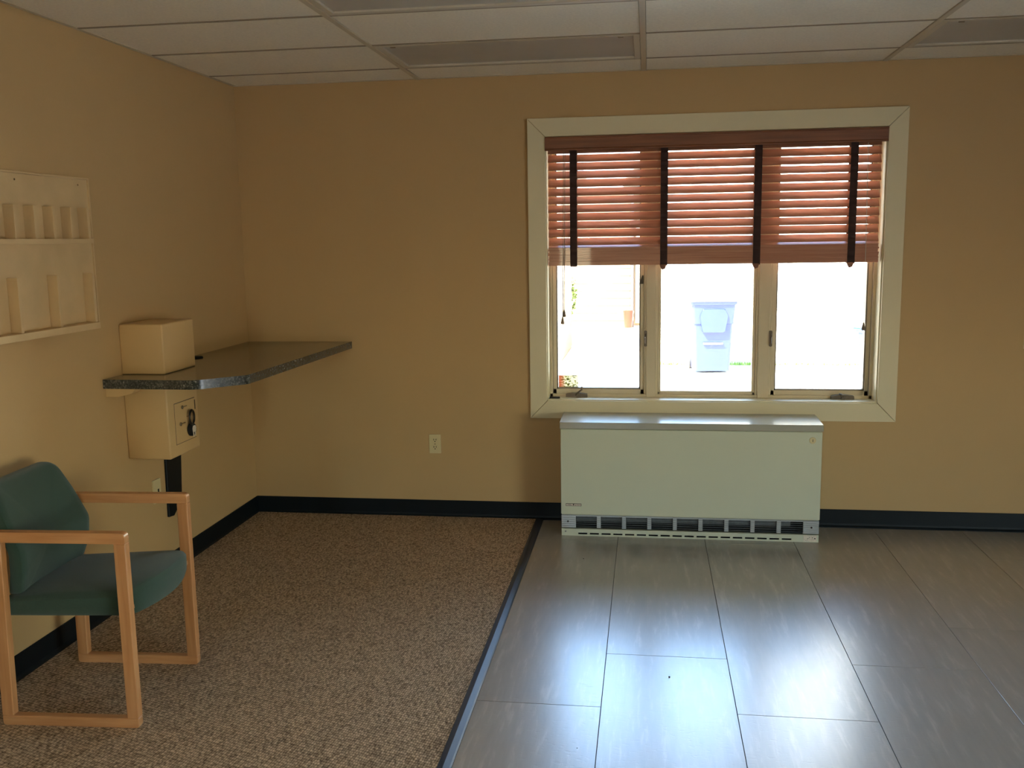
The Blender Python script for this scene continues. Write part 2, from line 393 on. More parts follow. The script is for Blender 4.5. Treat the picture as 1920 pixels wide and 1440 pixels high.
for ij, lb_ in (((1, 7), 'unlit ceiling light panel above the camera on the left'), ((3, 5), 'unlit ceiling light panel on the right, third row of lights'), ((3, 9), 'unlit ceiling light panel behind the camera on the right'), ((1, 11), 'unlit ceiling light panel farthest behind the camera on the left')):
    ceiling_light(*ij, label=lb_)

# ------------------------------------------------------------------ the window
win = tag(empty('window_1', (0, 0, 0)), kind='structure')
CL, CR, CB, CT = 1.659, 3.627, .595, 2.235
def casing(pts, n):
    o = obj('casing', prism(bmesh.new(), pts, 'y', -.02, -.0005, bev=.0015), m_trim, win); return o
e_ = .0012
casing([(CL, CT), (CR, CT), (WX1-e_, WZ1+e_), (WX0+e_, WZ1+e_)], 0)
casing([(CL, CB), (CR, CB), (WX1-e_, WZ0-.002), (WX0+e_, WZ0-.002)], 1)
casing([(CL, CB+e_), (CL, CT-e_), (WX0, WZ1), (WX0, WZ0)], 2)
casing([(CR, CB+e_), (CR, CT-e_), (WX1, WZ1), (WX1, WZ0)], 3)
# jamb liner
bm = bmesh.new(); bx(bm, WX0, WX0+.006, -.001, .1, WZ0, WZ1); bx(bm, WX1-.006, WX1, -.001, .1, WZ0, WZ1); bx(bm, WX0, WX1, -.001, .1, WZ1-.006, WZ1)
obj('jamb', bm, m_trim, win)
obj('sill', box(WX0, WX1, -.004, .1, WZ0-.004, WZ0+.004, bev=.001), m_trim, win)
# outer frame and mullions
bm = bmesh.new(); FD0, FD1 = .095, .2
bx(bm, WX0, WX0+.02, FD0, FD1, WZ0, WZ1); bx(bm, WX1-.02, WX1, FD0, FD1, WZ0, WZ1)
bx(bm, WX0, WX1, FD0, FD1, WZ0, WZ0+.02); bx(bm, WX0, WX1, FD0, FD1, WZ1-.02, WZ1)
obj('window_frame', bm, m_vinyl, win)
def mullion(a, b):
    bm = bmesh.new(); bx(bm, a, b, .088, .2, WZ0+.004, WZ1, bev=.002); bx(bm, a-.012, b+.012, .1, .19, WZ0+.02, WZ1-.02, bev=.002)
    return obj('mullion', bm, m_vinyl, win)
mullion(2.303, 2.355); mullion(2.914, 2.974)
def sash(a, b, z0, z1, fixed, dk):
    r = obj('sash', bmesh.new(), m_vinyl, win)
    bm = bmesh.new(); s = .03 if not fixed else .02
    bx(bm, a, a+s*.7, .112, .165, z0, z1, bev=.002); bx(bm, b-s*.7, b, .112, .165, z0, z1, bev=.002)
    bx(bm, a, b, .112, .165, z0, z0+s, bev=.002); bx(bm, a, b, .112, .165, z1-s, z1, bev=.002)
    me = r.data; bm.to_mesh(me); bm.free()
    bm = bmesh.new(); g = s*.7; h = .007 if not fixed else .003
    bx(bm, a+g-.001, a+g+h, .116, .16, z0+s, z1-s); bx(bm, b-g-h, b-g+.001, .116, .16, z0+s, z1-s)
    bx(bm, a+g, b-g, .116, .16, z0+s-.001, z0+s+h); bx(bm, a+g, b-g, .116, .16, z1-s-h, z1-s+.001)
    obj('gasket', bm, dk, r)
    obj('glass_pane', box(a+g+.001, b-g-.001, .136, .140, z0+s*.9, z1-s*.9), m_glass, r)
    return r
sash(1.776, 2.291, .713, 2.115, False, m_gasket)
sash(2.367, 2.902, .711, 2.115, True, m_vinyl)
sash(2.986, 3.508, .713, 2.115, False, m_gasket)
def crank(cx, folded):
    bm = bmesh.new()
    prism(bm, rounded([(cx-.062, WZ0+.003), (cx+.062, WZ0+.003), (cx+.06, WZ0+.022), (cx+.02, WZ0+.028), (cx-.02, WZ0+.028), (cx-.06, WZ0+.022)], .004), 'y', .07, .1, bev=.002)
    tube(bm, [(cx+.004, .082, WZ0+.012), (cx+.004, .066, WZ0+.016)], [.017, .013], 14)
    if folded: tube(bm, [(cx, .064, WZ0+.018), (cx+.006, .058, WZ0+.03), (cx+.02, .056, WZ0+.042), (cx+.03, .056, WZ0+.05)], [.006, .006, .005, .005], 8)
    else: tube(bm, [(cx, .064, WZ0+.018), (cx-.012, .06, WZ0+.032), (cx-.022, .058, WZ0+.036)], [.006, .005, .004], 8)
    if folded: tube(bm, [(cx+.031, .056, WZ0+.046), (cx+.031, .056, WZ0+.068)], .005, 10)
    o = obj('crank_handle', bm, m_bronze, win, smooth=True); return o
crank(1.912, True); crank(3.368, False)
for lx in (2.299, 2.979):
    bm = bmesh.new(); prism(bm, rounded([(lx-.008, .99), (lx+.008, .99), (lx+.008, 1.078), (lx-.008, 1.078)], .006), 'y', .078, .09, bev=.001)
    tube(bm, [(lx, .078, 1.06), (lx, .066, 1.045), (lx, .066, 1.01)], [.005, .004, .003], 8)
    obj('sash_lock', bm, m_bronze, win, smooth=True)
bm = bmesh.new(); prism(bm, [(2.262, 1.338), (2.285, 1.338), (2.285, 1.385), (2.279, 1.385)], 'y', .1, .112)
obj('latch_keeper', bm, m_dark, win)
tag(obj('sticker', box(1.806, 1.918, .1345, .1355, .744, .818), m_sticker, None), 'small printed sticker on the lower left corner of the left window pane', 'sticker')
bm = bmesh.new(); prism(bm, rounded([(1.764, .015), (1.82, .018), (1.822, .046), (1.766, .05)], .01), 'z', .7012, .709, bev=.002)
tag(obj('window_clip', bm, m_dark, None, smooth=True), 'small dark clip lying in the left corner of the window sill', 'clip')

# ------------------------------------------------------------------ the wooden blind
bl = tag(empty('wooden_blind', (2.645, .03, 2.12)), 'brown wooden slat blind half lowered over the top of the window', 'blind')
def lp(*p): return Vector(p)-Vector((2.645, .03, 2.12))
def badd(name, bm, m, smooth=False):
    bmesh.ops.translate(bm, verts=bm.verts[:], vec=-Vector((2.645, .03, 2.12))); return obj(name, bm, m, bl, smooth)
BX0, BX1 = 1.768, 3.508
badd('valance', prism(bmesh.new(), [(-.034, 2.062), (-.034, 2.068), (-.029, 2.074), (-.029, 2.124), (-.034, 2.129), (-.034, 2.134), (-.024, 2.134), (-.024, 2.062)], 'x', 1.7555, 3.5275, bev=.0005), m_valance)
badd('head_rail', box(BX0, BX1, -.0, .055, 2.088, 2.13), m_dark)
def slat_bm():
    bm = bmesh.new(); n = 6; w2 = .0255; th = .0014
    top = []; bot = []
    for k in range(n+1):
        u = -1+2*k/n; top.append((u*w2, .0012*(1-u*u)+th)); bot.append((u*w2, .0012*(1-u*u)-th))
    prism(bm, top+bot[::-1], 'x', -(BX1-BX0)/2, (BX1-BX0)/2)
    return bm
sl0 = obj('slat', slat_bm(), m_slat, bl, smooth=True); first = True
SC = (BX0+BX1)/2
tilt0 = 52
zs = [2.0695-.0448*k for k in range(12)]
for k, z in enumerate(zs):
    o = sl0 if k == 0 else dup(sl0)
    o.location = lp(SC+random.uniform(-.002, .002), .03, z+random.uniform(-.0012, .0012))
    # room-side edge lowered
    o.rotation_euler = (R_(tilt0+random.uniform(-2.5, 2.5)), random.uniform(-.0011, .0011), 0)
o = dup(sl0); o.location = lp(SC, .03, 1.5515); o.rotation_euler = (R_(21), 0, 0)
st0 = None
for k in range(9):
    if st0 is None: st0 = obj('slat', box(-(BX1-BX0)/2, (BX1-BX0)/2, -.0253, .0253, -.0041, .0041, bev=.0009), m_slat, bl); o = st0
    else: o = dup(st0)
    o.location = lp(SC+random.uniform(-.003, .003), .03+random.uniform(-.0015, .0015), 1.5377-k*.00822)
br = badd('bottom_rail', box(BX0, BX1, .004, .056, 1.446, 1.4676, bev=.001), m_slat)
for k, tx in enumerate((1.906, 2.394, 2.884, 3.370)):
    bm = bmesh.new(); tw = .019
    zz = [2.085]+[z-.024 for z in zs]+[1.52, 1.45]
    # front tape follows the slat edges slightly
    fr = []
    for i in range(41):
        z = 2.088-(2.088-1.44)*i/40; fr.append((.0025-.002*math.sin((z-2.0695)/.0448*2*math.pi), z))
    pts = [(y_, z_) for y_, z_ in fr]
    bk = [(y_-.0012, z_) for y_, z_ in fr][::-1]
    prism(bm, pts+bk, 'x', tx-tw, tx+tw)
    bx(bm, tx-tw, tx+tw, .0565, .0577, 1.45, 2.088)
    badd('ladder_tape', bm, m_tape)
    bm = bmesh.new()
    if k: prism(bm, rounded([(tx-.022+.0, 1.447), (tx+.016, 1.447), (tx+.008, 1.424), (tx-.008, 1.418), (tx-.016, 1.43)], .004), 'y', -.0, .03, bev=.002); badd('cord_button', bm, m_valance)
    else: bm.free()
def cord(xa, za, xb, zb, y, r, m=m_cord):
    bm = bmesh.new(); tube(bm, [(xa, y, za), ((xa+xb)/2+.001, y, (za+zb)/2), (xb, y, zb)], r, 6); return badd('lift_cord', bm, m)
def tassel(x, y, z):
    bm = bmesh.new(); tube(bm, [(x, y, z+.04), (x, y, z+.028), (x, y, z+.008), (x, y, z)], [.003, .006, .0105, .009], 10); return badd('tassel', bm, m_tassel, True)
cord(1.862, 2.06, 1.852, 1.205, -.006, .0018, m_tassel); cord(1.854, 2.06, 1.844, 1.165, -.006, .0018, m_tassel)
tassel(1.852, -.006, 1.165); tassel(1.843, -.006, 1.125)
cord(3.432, 2.06, 3.444, 1.125, -.012, .0016); tassel(3.444, -.012, 1.088)

# ------------------------------------------------------------------ the heater
HX0, HX1, HY = 1.852, 3.204, -.29
ht = tag(empty('storage_heater', ((HX0+HX1)/2, -.16, 0)), 'long pale grey-green metal heater standing on the floor under the window', 'heater')
HO = Vector(((HX0+HX1)/2, -.16, 0))
def hadd(name, bm, m, smooth=False, par=None):
    bmesh.ops.translate(bm, verts=bm.verts[:], vec=-HO); o = obj(name, bm, m, par or ht, smooth); return o
bm = bmesh.new(); bx(bm, HX0+.003, HX1-.003, HY+.012, -.005, .115, .595); bx(bm, HX0+.003, HX1-.003, HY+.09, -.005, .012, .115)
bx(bm, HX0+.003, HX0+.02, HY+.012, HY+.1, .012, .115); bx(bm, HX1-.02, HX1-.003, HY+.012, HY+.1, .012, .115)
hadd('body', bm, m_heat)
fp = hadd('front_panel', box(HX0, HX1, HY, HY+.012, .121, .589, bev=.002), m_heat)
hadd('top_cap', prism(bmesh.new(), [(HY-.006, .593), (HY-.006, .627), (-.085, .632), (-.01, .632), (-.01, .593)], 'x', HX0-.004, HX1+.004, bev=.0015), m_heatcap)
# thermostat disc / lock
bm = bmesh.new(); tube(bm, [(3.156, HY+.002, .545), (3.156, HY-.004, .545)], [.018, .016], 24); lk = hadd('lock_cap', bm, m_plate, True)
bm = bmesh.new(); bx(bm, 3.1545, 3.1575, HY-.0048, HY-.0035, .538, .552); hadd('keyhole', bm, m_dark, par=lk)
bm = bmesh.new(); bx(bm, 1.878, 1.962, HY-.0016, HY+.001, .166, .180, bev=.0005); bg_ = hadd('badge', bm, m_ink)
bm = bmesh.new(); bx(bm, 1.8805, 1.9595, HY-.0020, HY-.0012, .1685, .1775); hadd('badge_face', bm, m_label, par=bg_)
bm = bmesh.new(); prism(bm, [(1.9155, .1775), (1.9245, .1775), (1.920, .1685)], 'y', HY-.0026, HY-.0018); hadd('badge_mark', bm, m_ink, par=bg_)
def text(body, size, loc, m, par, off, rot=(R_(90), 0, 0), name='lettering', sx=1.0):
    c = bpy.data.curves.new('lettering', 'FONT'); c.body = body; c.size = size; c.extrude = .0002; c.align_x = 'CENTER'; c.align_y = 'CENTER'
    t = bpy.data.objects.new('lettering', c); COL.objects.link(t); bpy.context.view_layer.update()
    me = bpy.data.meshes.new_from_object(t); bpy.data.objects.remove(t)
    o = bpy.data.objects.new(name, me); COL.objects.link(o); me.materials.append(m); o.parent = par
    o.location = Vector(loc)-off; o.rotation_euler = rot; o.scale = (sx, 1, 1); return o
text('STIEBEL', .0085, (1.898, HY-.0022, .173), m_ink, bg_, HO, sx=.86)
text('ELTRON', .0085, (1.9415, HY-.0022, .173), m_ink, bg_, HO, sx=.86)
# discharge grille: nine openings between uprights, thin louvres across
GZ0, GZ1 = .045, .115
hadd('grille_back', box(HX0+.02, HX1-.02, HY+.06, HY+.065, .04, .118), m_black)
bm = bmesh.new(); bx(bm, HX0+.002, HX1-.002, HY+.004, HY+.01, GZ1-.006, GZ1+.0)
hadd('grille_rail', bm, m_grille)
opx0, opx1 = 1.932, 3.122; n = 9; pitch = (opx1-opx0+.022)/n
ridge = lambda x0, x1: [bx(rb, x0, x1, HY+.0015, HY+.006, z, z+.0105, bev=.0012) for z in [GZ0+.0115*i for i in range(6)]]
rb = bmesh.new(); bx(rb, HX0+.002, opx0, HY+.005, HY+.01, GZ0, GZ1); ridge(HX0+.002, opx0); ep = hadd('grille_end', rb, m_grille)
rb = bmesh.new(); bx(rb, opx1, HX1-.002, HY+.005, HY+.01, GZ0, GZ1); ridge(opx1, HX1-.002); ep2 = hadd('grille_end', rb, m_grille)
for cx in (1.889, 3.164):
    bm = bmesh.new(); tube(bm, [(cx, HY+.004, .08), (cx, HY-.001, .08)], .005, 10); hadd('screw', bm, m_dark)
for i in range(n-1):
    xx = opx0+pitch*(i+1)-.022
    rb = bmesh.new(); bx(rb, xx, xx+.022, HY+.005, HY+.01, GZ0, GZ1); ridge(xx, xx+.022); hadd('grille_post', rb, m_grille)
for i, z in enumerate((.052, .0635, .075, .0865, .098)):
    hadd('louvre', box(opx0-.004, opx1+.004, HY+.008, HY+.014, z-.0012, z+.0012), m_duct)
for i in range(8):
    xx = opx0+pitch*i+.002
    hadd('damper', box(xx, xx+pitch-.026, HY+.018, HY+.021, .079, .112), m_duct)
hadd('damper', box(opx0+pitch*8+.002, opx0+pitch*8+.05, HY+.018, HY+.021, .079, .112), m_duct)
hadd('duct_floor', box(HX0+.02, HX1-.02, HY+.018, HY+.06, .040, .043), m_black)
# base plate with eighteen slots
bm = bmesh.new(); z0, z1, sz0, sz1 = .0, .0415, .0085, .0175
n2 = 18; s0 = 1.944; sp = (3.061-1.944)/17.72; sw = .049
xs_ = [HX0+.002]+[v for i in range(n2) for v in (s0+sp*i, s0+sp*i+sw)]+[HX1-.002]
bx(bm, HX0+.002, HX1-.002, HY+.003, HY+.006, z0, sz0); bx(bm, HX0+.002, HX1-.002, HY+.003, HY+.006, sz1, z1)
for a, b in zip(xs_[0::2], xs_[1::2]): bx(bm, a, b, HY+.003, HY+.006, sz0, sz1)
bx(bm, HX0+.002, HX1-.002, HY+.003, HY+.055, z1-.002, z1)
hadd('base_plate', bm, m_heat)
hadd('base_cavity', box(HX0+.01, HX1-.01, HY+.03, HY+.035, .0, .039), m_black)
bm = bmesh.new(); tube(bm, [(1.876, HY+.004, .024), (1.876, HY-.0, .024)], .0045, 10); hadd('screw', bm, m_chrome)
lb = hadd('rating_label', box(3.125, 3.192, HY+.001, HY+.003, .0035, .037), m_label)
bm = bmesh.new()
for q in range(9): xx = 3.135+random.random()*.04; zz = .008+random.random()*.018; bx(bm, xx, xx+random.uniform(.002, .006), HY+.0006, HY+.0012, zz, zz+.0018)
tube(bm, [(3.183, HY+.0012, .021), (3.183, HY-.0005, .021)], .0035, 8)
hadd('label_print', bm, m_ink, par=lb)

# ------------------------------------------------------------------ duplex outlet on the back wall, jack on the left wall
ol = tag(empty('wall_outlet', (1.1, 0, .434)), 'ivory duplex outlet on the back wall between counter and window', 'outlet')
obj('cover_plate', prism(bmesh.new(), rounded([(-.034, -.055), (.034, -.055), (.034, .055), (-.034, .055)], .003), 'y', -.006, 0, bev=.0015), m_plate, ol)
for s in (-1, 1):
    zc = s*.0215
    f = obj('socket', prism(bmesh.new(), rounded([(-.014, zc-.012), (.014, zc-.012), (.017, zc), (.014, zc+.015), (-.014, zc+.015), (-.017, zc)], .004), 'y', -.0085, -.005, bev=.0008), m_plate, ol)
    bm = bmesh.new(); bx(bm, -.0085, -.0052, -.0089, -.0084, zc-.000, zc+.010); bx(bm, .0052, .0085, -.0089, -.0084, zc-.000, zc+.010)
    tube(bm, [(0, -.0084, zc-.0065), (0, -.0089, zc-.0065)], .0032, 10); obj('slot', bm, m_black, f)
bm = bmesh.new(); tube(bm, [(0, -.006, 0), (0, -.0078, 0)], .003, 10); obj('screw', bm, m_chrome, ol)
jk = tag(empty('wall_jack', (0, -1.146, .437)), 'ivory wall jack plate low on the left wall behind the chair arm', 'wall jack')
obj('cover_plate', prism(bmesh.new(), rounded([(-.035, -.056), (.035, -.056), (.035, .056), (-.035, .056)], .003), 'x', 0, .006, bev=.0015), m_plate, jk)
bm = bmesh.new(); bx(bm, .0055, .0068, .004, .016, -.014, .008); obj('port', bm, m_black, jk)
tag(obj('cable_cover', prism(bmesh.new(), [(-1.054, .70), (-.906, .70), (-.906, .56), (-.921, .379), (-.951, .318), (-1.012, .277), (-1.061, .283)], 'x', .0, .012, bev=.002), m_base), 'dark blue-black strip hanging on the left wall below the metal box, cut at an angle', 'wall strip')
sw_ = tag(empty('light_switch', (4.286, 0, 1.045)), 'ivory wall plate at the right edge of the photo right of the window', 'switch')
obj('cover_plate', box(-.036, .036, -.006, 0, -.057, .057, bev=.0015), m_plate, sw_)
obj('toggle', box(-.005, .005, -.016, -.005, -.012, .012, bev=.001), m_plate, sw_)

# ------------------------------------------------------------------ counter
CO = Vector((.3, -.76, 1.028))
ctp = tag(empty('corner_counter', CO), 'dark speckled corner counter mounted on the left and back walls', 'counter')
out = rounded([(.001, -1.519), (.425, -1.528), (.588, -1.36), (.627, -.001), (.001, -.001)], [.0, .085, .05, 0, 0], 8)
bm = prism(bmesh.new(), out, 'z', .988, 1.028, bev=.0012); bmesh.ops.translate(bm, verts=bm.verts[:], vec=-CO)
obj('countertop', bm, m_lam, ctp, smooth=True)
bm = prism(bmesh.new(), rounded([(.001, .9875), (.14, .9875), (.12, .965), (.06, .95), (.001, .95)], [0, .004, .02, .02, 0]), 'y', -1.5, -1.44); bmesh.ops.translate(bm, verts=bm.verts[:], vec=-CO)
obj('bracket', bm, m_boxp, ctp)
bm = prism(bmesh.new(), [(.62, .9875), (.35, .9875), (.35, .97), (.55, .97)], 'y', -.03, -.001); bmesh.ops.translate(bm, verts=bm.verts[:], vec=-CO)
obj('cleat', bm, m_boxp, ctp)
bm = bmesh.new(); tube(bm, [(.06, -.765, 1.0275), (.06, -.765, 1.034)], [.03, .027], 20); bmesh.ops.translate(bm, verts=bm.verts[:], vec=-CO)
obj('grommet', bm, m_black, ctp)

# ------------------------------------------------------------------ metal box through the counter
BO = Vector((.1, -1.215, .64))
sb = tag(empty('drop_box', BO), 'tan painted metal box on the left wall passing through the counter', 'drop box')
def sadd(name, bm, m, par=None, smooth=False):
    bmesh.ops.translate(bm, verts=bm.verts[:], vec=-BO); return obj(name, bm, m, par or sb, smooth)
sadd('upper_body', box(.0, .204, -1.362, -1.071, 1.0285, 1.251, bev=.006, seg=3), m_boxp, smooth=True)
sadd('lower_body', box(.0, .204, -1.362, -1.075, .642, .9875, bev=.008, seg=3), m_boxp, smooth=True)
dr = sadd('access_door', box(.2035, .2065, -1.302, -1.112, .699, .884, bev=.001), m_boxp)
bm = bmesh.new(); bx(bm, .2032, .2045, -1.3045, -1.1095, .6965, .8865); sadd('door_gap', bm, m_ink)
for (y_, z_) in ((-1.238, .860), (-1.262, .786)):
    bm = bmesh.new(); tube(bm, [(.206, y_, z_), (.211, y_, z_), (.213, y_, z_)], [.0085, .0085, .005], 12); sadd('screw', bm, m_chrome, dr, True)
    bm = bmesh.new(); bx(bm, .2065, .2095, y_+.008, y_+.045, z_-.002, z_+.002, bev=.0006); sadd('latch_bar', bm, m_chrome, dr)
bm = bmesh.new(); bx(bm, .2055, .2085, -1.116, -1.112, .83, .875); sadd('hinge', bm, m_dark, dr)
KO = Vector((.222, -1.178, .775))
kr = tag(empty('key_ring', KO), 'dark round key ring with a pale tag hanging on the metal box door', 'key ring')
bm = bmesh.new(); torus(bm, (0, .0, .028), .028, .0055, 'x', 28, 8, sx=.8, sz=1.15); obj('ring', bm, m_dark, kr, True)
bm = bmesh.new(); tube(bm, [(-.012, .004, -.03), (-.003, .004, -.03), (.003, .004, -.03)], [.031, .031, .027], 22); obj('lock_disc', bm, m_black, kr, True)
bm = bmesh.new(); prism(bm, rounded([(-.012, -.03), (.016, -.03), (.02, -.012), (.012, 0), (-.008, 0), (-.014, -.012)], .004), 'x', .004, .006); bx(bm, .004, .006, -.01, -.004, -.052, -.028); bx(bm, .004, .006, .008, .013, -.05, -.028)
bmesh.ops.translate(bm, verts=bm.verts[:], vec=(0, .004, -.012))
obj('key_tag', bm, m_label, kr)
bm = bmesh.new(); tube(bm, [(-.0155, -.02, .035), (-.002, -.018, .038), (.0, -.016, .04)], .002, 6); obj('link', bm, m_chrome, kr)

# ------------------------------------------------------------------ pocket rack on the left wall
RO = Vector((0, -2.3, 1.25)); RY0, RY1 = -3.05, -1.53
rk = tag(empty('pocket_rack', RO), 'tan painted wall rack with two rows of pockets on the left wall', 'wall rack')
def radd(name, bm, m=m_rack): bmesh.ops.translate(bm, verts=bm.verts[:], vec=-RO); return obj(name, bm, m, rk)
radd('back_panel', box(0, .012, RY0, RY1, 1.255, 1.868, bev=.001))
bm = bmesh.new(); bx(bm, 0, .02, RY0, RY1, 1.862, 1.87, bev=.001); bx(bm, 0, .018, RY1-.006, RY1+.002, 1.255, 1.868); radd('edging', bm)
radd('shelf', box(.012, .064, RY0, -1.600, 1.604, 1.624, bev=.001))
radd('shelf', box(.012, .064, RY0, -1.600, 1.256, 1.283, bev=.001))
y_ = -1.618
while y_ > RY0:
    radd('divider', box(.012, .055, y_, y_+.016, 1.624, 1.747, bev=.001)); y_ -= .1143
y_ = -1.618
while y_ > RY0:
    radd('divider', box(.012, .055, y_, y_+.016, 1.283, 1.484, bev=.001)); y_ -= .2365
bm = bmesh.new()
bm.free()
for (yy, zz) in ((-1.60, 1.84), (-1.995, 1.84), (-2.5, 1.84)): radd('screw', tube(bmesh.new(), [(.012, yy, zz), (.0135, yy, zz)], .004, 8), m_chrome)


# ------------------------------------------------------------------ chair
CH = Vector((.39, -2.270, .005)); rotc = R_(3.5)
ch = tag(empty('armchair', CH, rotc), 'green upholstered armchair with light wooden sled frame against the left wall', 'chair')
FX0, FX1 = -.235, .240; FY = .2245; TH = .030; LW = .040; AH = .672
def frame(s):
    y0, y1 = (FY, FY+TH) if s > 0 else (-FY-TH, -FY)
    bv = .0022
    arm = rounded([(FX0, AH-.036), (FX1-LW, AH-.036), (FX1, AH-.036), (FX1, AH), (FX0, AH)], [0, 0, 0, .016, .016], 4)
    obj('armrest', prism(bmesh.new(), arm, 'y', y0, y1, bev=bv), m_oak_x, ch)
    obj('leg', prism(bmesh.new(), [(FX1-LW, .034), (FX1, .034), (FX1, AH-.036), (FX1-LW, AH-.036)], 'y', y0, y1, bev=bv), m_oak_z, ch)
    obj('leg', prism(bmesh.new(), [(FX0, .034), (FX0+LW, .034), (FX0+LW+.012, AH-.036), (FX0+.004, AH-.036)], 'y', y0, y1, bev=bv), m_oak_z, ch)
    run = rounded([(FX0, 0), (FX1, 0), (FX1, .034), (FX0, .034)], [.01, .01, 0, 0], 3)
    obj('runner', prism(bmesh.new(), run, 'y', y0, y1, bev=bv), m_oak_x, ch)
frame(1); frame(-1)
def cushion(outline, prof, fmap):
    """outline: 2-D loop; prof: list of (scale, height); fmap(u,v,h)->xyz"""
    bm = bmesh.new(); n = len(outline); cu = sum(p[0] for p in outline)/n; cv = sum(p[1] for p in outline)/n; rings = []
    for s, h in prof:
        rings.append([bm.verts.new(fmap(cu+(p[0]-cu)*s, cv+(p[1]-cv)*s, h)) for p in outline])
    for a, b in zip(rings, rings[1:]):
        for j in range(n): bm.faces.new((a[j], a[(j+1) % n], b[(j+1) % n], b[j]))
    for ring, s, h in ((rings[0],)+prof[0], (rings[-1],)+prof[-1]):
        c = bm.verts.new(fmap(cu, cv, h+(h*0)))
        for j in range(n): bm.faces.new((ring[j], ring[(j+1) % n], c))
    return bm
# seat: bowed front edge
so_ = []
fr_ = [(-.22, -.213), (-.05, -.214), (.10, -.214), (.20, -.214), (.222, -.206)]
so_ += fr_
for k in range(9):
    v = -.19+.38*k/8; so_.append((.232+.040*(1-(v/.2)**2), v))
so_ += [(p[0], -p[1]) for p in fr_[::-1]] + [(-.225, .1), (-.225, -.1)]
def smap(u, v, h):
    z = .372+h; tilt = (u+.22)*.055
    return (u, v*1.046, z+tilt*min(1, h/.03+.3)-.01*(1 if h > .05 else 0)*abs(v/.2)**3)
prof = [(.90, 0), (.965, .0), (.99, .006), (1.0, .02), (1.0, .05), (.985, .064), (.95, .073), (.88, .078), (.6, .083), (.3, .085)]
obj('seat', cushion(so_, prof, smap), m_fab, ch, True)
# backrest: curved panel, outline in (v=y, z)
bo = rounded([(-.198, .435), (.198, .435), (.216, .50), (.223, .60), (.217, .70), (.192, .814), (-.192, .814), (-.217, .70), (-.223, .60), (-.216, .50)], [.03, .03, .15, .25, .25, .05, .05, .25, .25, .15], 5)
def bmap(v, z, h):
    xr = -.178+.026*math.exp(-((z-.56)/.10)**2)-.20*max(0, z-.60)*(1+.6*max(0, z-.6)/.2)
    xr += .030*(v/.22)**2-.012          # wraps forward at the sides
    return (xr+h, v, z-CH.z)
prof = [(.93, -.048), (.985, -.045), (1.0, -.034), (1.0, -.014), (.985, -.004), (.95, .003), (.85, .008), (.5, .012), (.25, .013)]
obj('backrest', cushion(bo, prof, bmap), m_fab, ch, True)
obj('seat_rail', box(-.228, -.202, -FY, FY, .392, .412, bev=.003), m_oak_x, ch)
obj('seat_rail', box(.206, .230, -FY, FY, .398, .418, bev=.003), m_oak_x, ch)
bm = bmesh.new(); bx(bm, FX0+.006, FX0+.03, -FY, FY, .60, .64, bev=.003); obj('back_rail', bm, m_oak_x, ch)

# crumbs on the tile
for i, (cx, cy2, r) in enumerate(((2.396, -1.932, .004), (1.998, -.663, .0035), (2.097, -2.459, .002))):
    bm = bmesh.new(); bmesh.ops.create_icosphere(bm, subdivisions=1, radius=r); bmesh.ops.scale(bm, vec=(1, .8, .6), verts=bm.verts[:])
    for v in bm.verts: v.co *= random.uniform(.8, 1.1)
    tag(obj('crumb', bm, m_ink, None, loc=(cx, cy2, r*.55)), ('dark crumb in the middle of the bright floor tiles', 'dark crumb on the tile just in front of the left end of the heater', 'tiny dark crumb on the tile near the bottom of the photo')[i], 'crumb', 'crumbs on the tiled floor')

# ------------------------------------------------------------------ outdoors
GZ = -.3
tag(obj('ground', box(-25, 30, -20, 45, GZ-.3, GZ), m_conc), kind='structure')
tag(obj('roof', prism(bmesh.new(), [(-13.2, 2.92), (.35, 2.92), (.35, 3.02), (-6.1, 4.3), (-13.2, 3.02)], 'x', -.6, XR+.6), m_roofing), kind='structure')  # unseen rear overhang added to keep direct sun out of the rear opening
def lap(par, axis, a, b, at, z0, z1, m, sgn, p=.1, topf=None):
    """lapped siding boards on a wall face; topf(z) gives the clipped (a,b) for a gable"""
    z = z0; first = None
    while z < z1-.01:
        aa, bb_ = (a, b) if not topf else topf(z+p*.5)
        if bb_-aa < .1: break
        zt = min(z+p+.008, z1)
        if first is None or topf is not None and (aa, bb_) != (a, b):
            pr_ = [(0, 0), (sgn*.016, 0), (sgn*.004, zt-z), (0, zt-z)]
            bm = bmesh.new()
            if axis == 'x': prism(bm, pr_, 'x', aa, bb_)
            else: prism(bm, pr_, 'y', aa, bb_)
            o = obj('siding_board', bm, m, par)
            if first is None: first = o
        else: o = dup(first)
        o.location = Vector((0, at, z) if axis == 'x' else (at, 0, z))-par.location
        z += p
nh = tag(empty('neighbour_house', (5.6, 12, GZ)), 'white house with lap siding and a gable facing the window', 'house')
NO = Vector((5.6, 12, GZ))
EV = 2.75; PK = 6.4; X0, X1, Y0, Y1 = 2.27, 8.95, 9.1, 14.9; XM = 5.6
bm = bmesh.new(); prism(bm, [(X0, GZ), (X1, GZ), (X1, EV), (XM, PK), (X0, EV)], 'y', Y0, Y1); bmesh.ops.translate(bm, verts=bm.verts[:], vec=-NO); obj('wall', bm, m_side, nh)
def gf(z):
    if z <= EV: return (X0, X1)
    t = (z-EV)/(PK-EV); return (X0+(XM-X0)*t, X1-(X1-XM)*t)
lap(nh, 'x', X0, X1, Y0, GZ+.12, PK, m_side, -1, .1, gf)
lap(nh, 'y', Y0, Y1, X0, GZ+.12, EV, m_side, -1, .1)
bm = bmesh.new()
k = (PK-EV)/(XM-X0)
prism(bm, [(X0-.35, EV-.35*k+.02), (XM, PK+.02), (X1+.35, EV-.35*k+.02), (X1+.35, EV-.35*k+.16), (XM, PK+.16), (X0-.35, EV-.35*k+.16)], 'y', Y0-.12, Y1+.3)
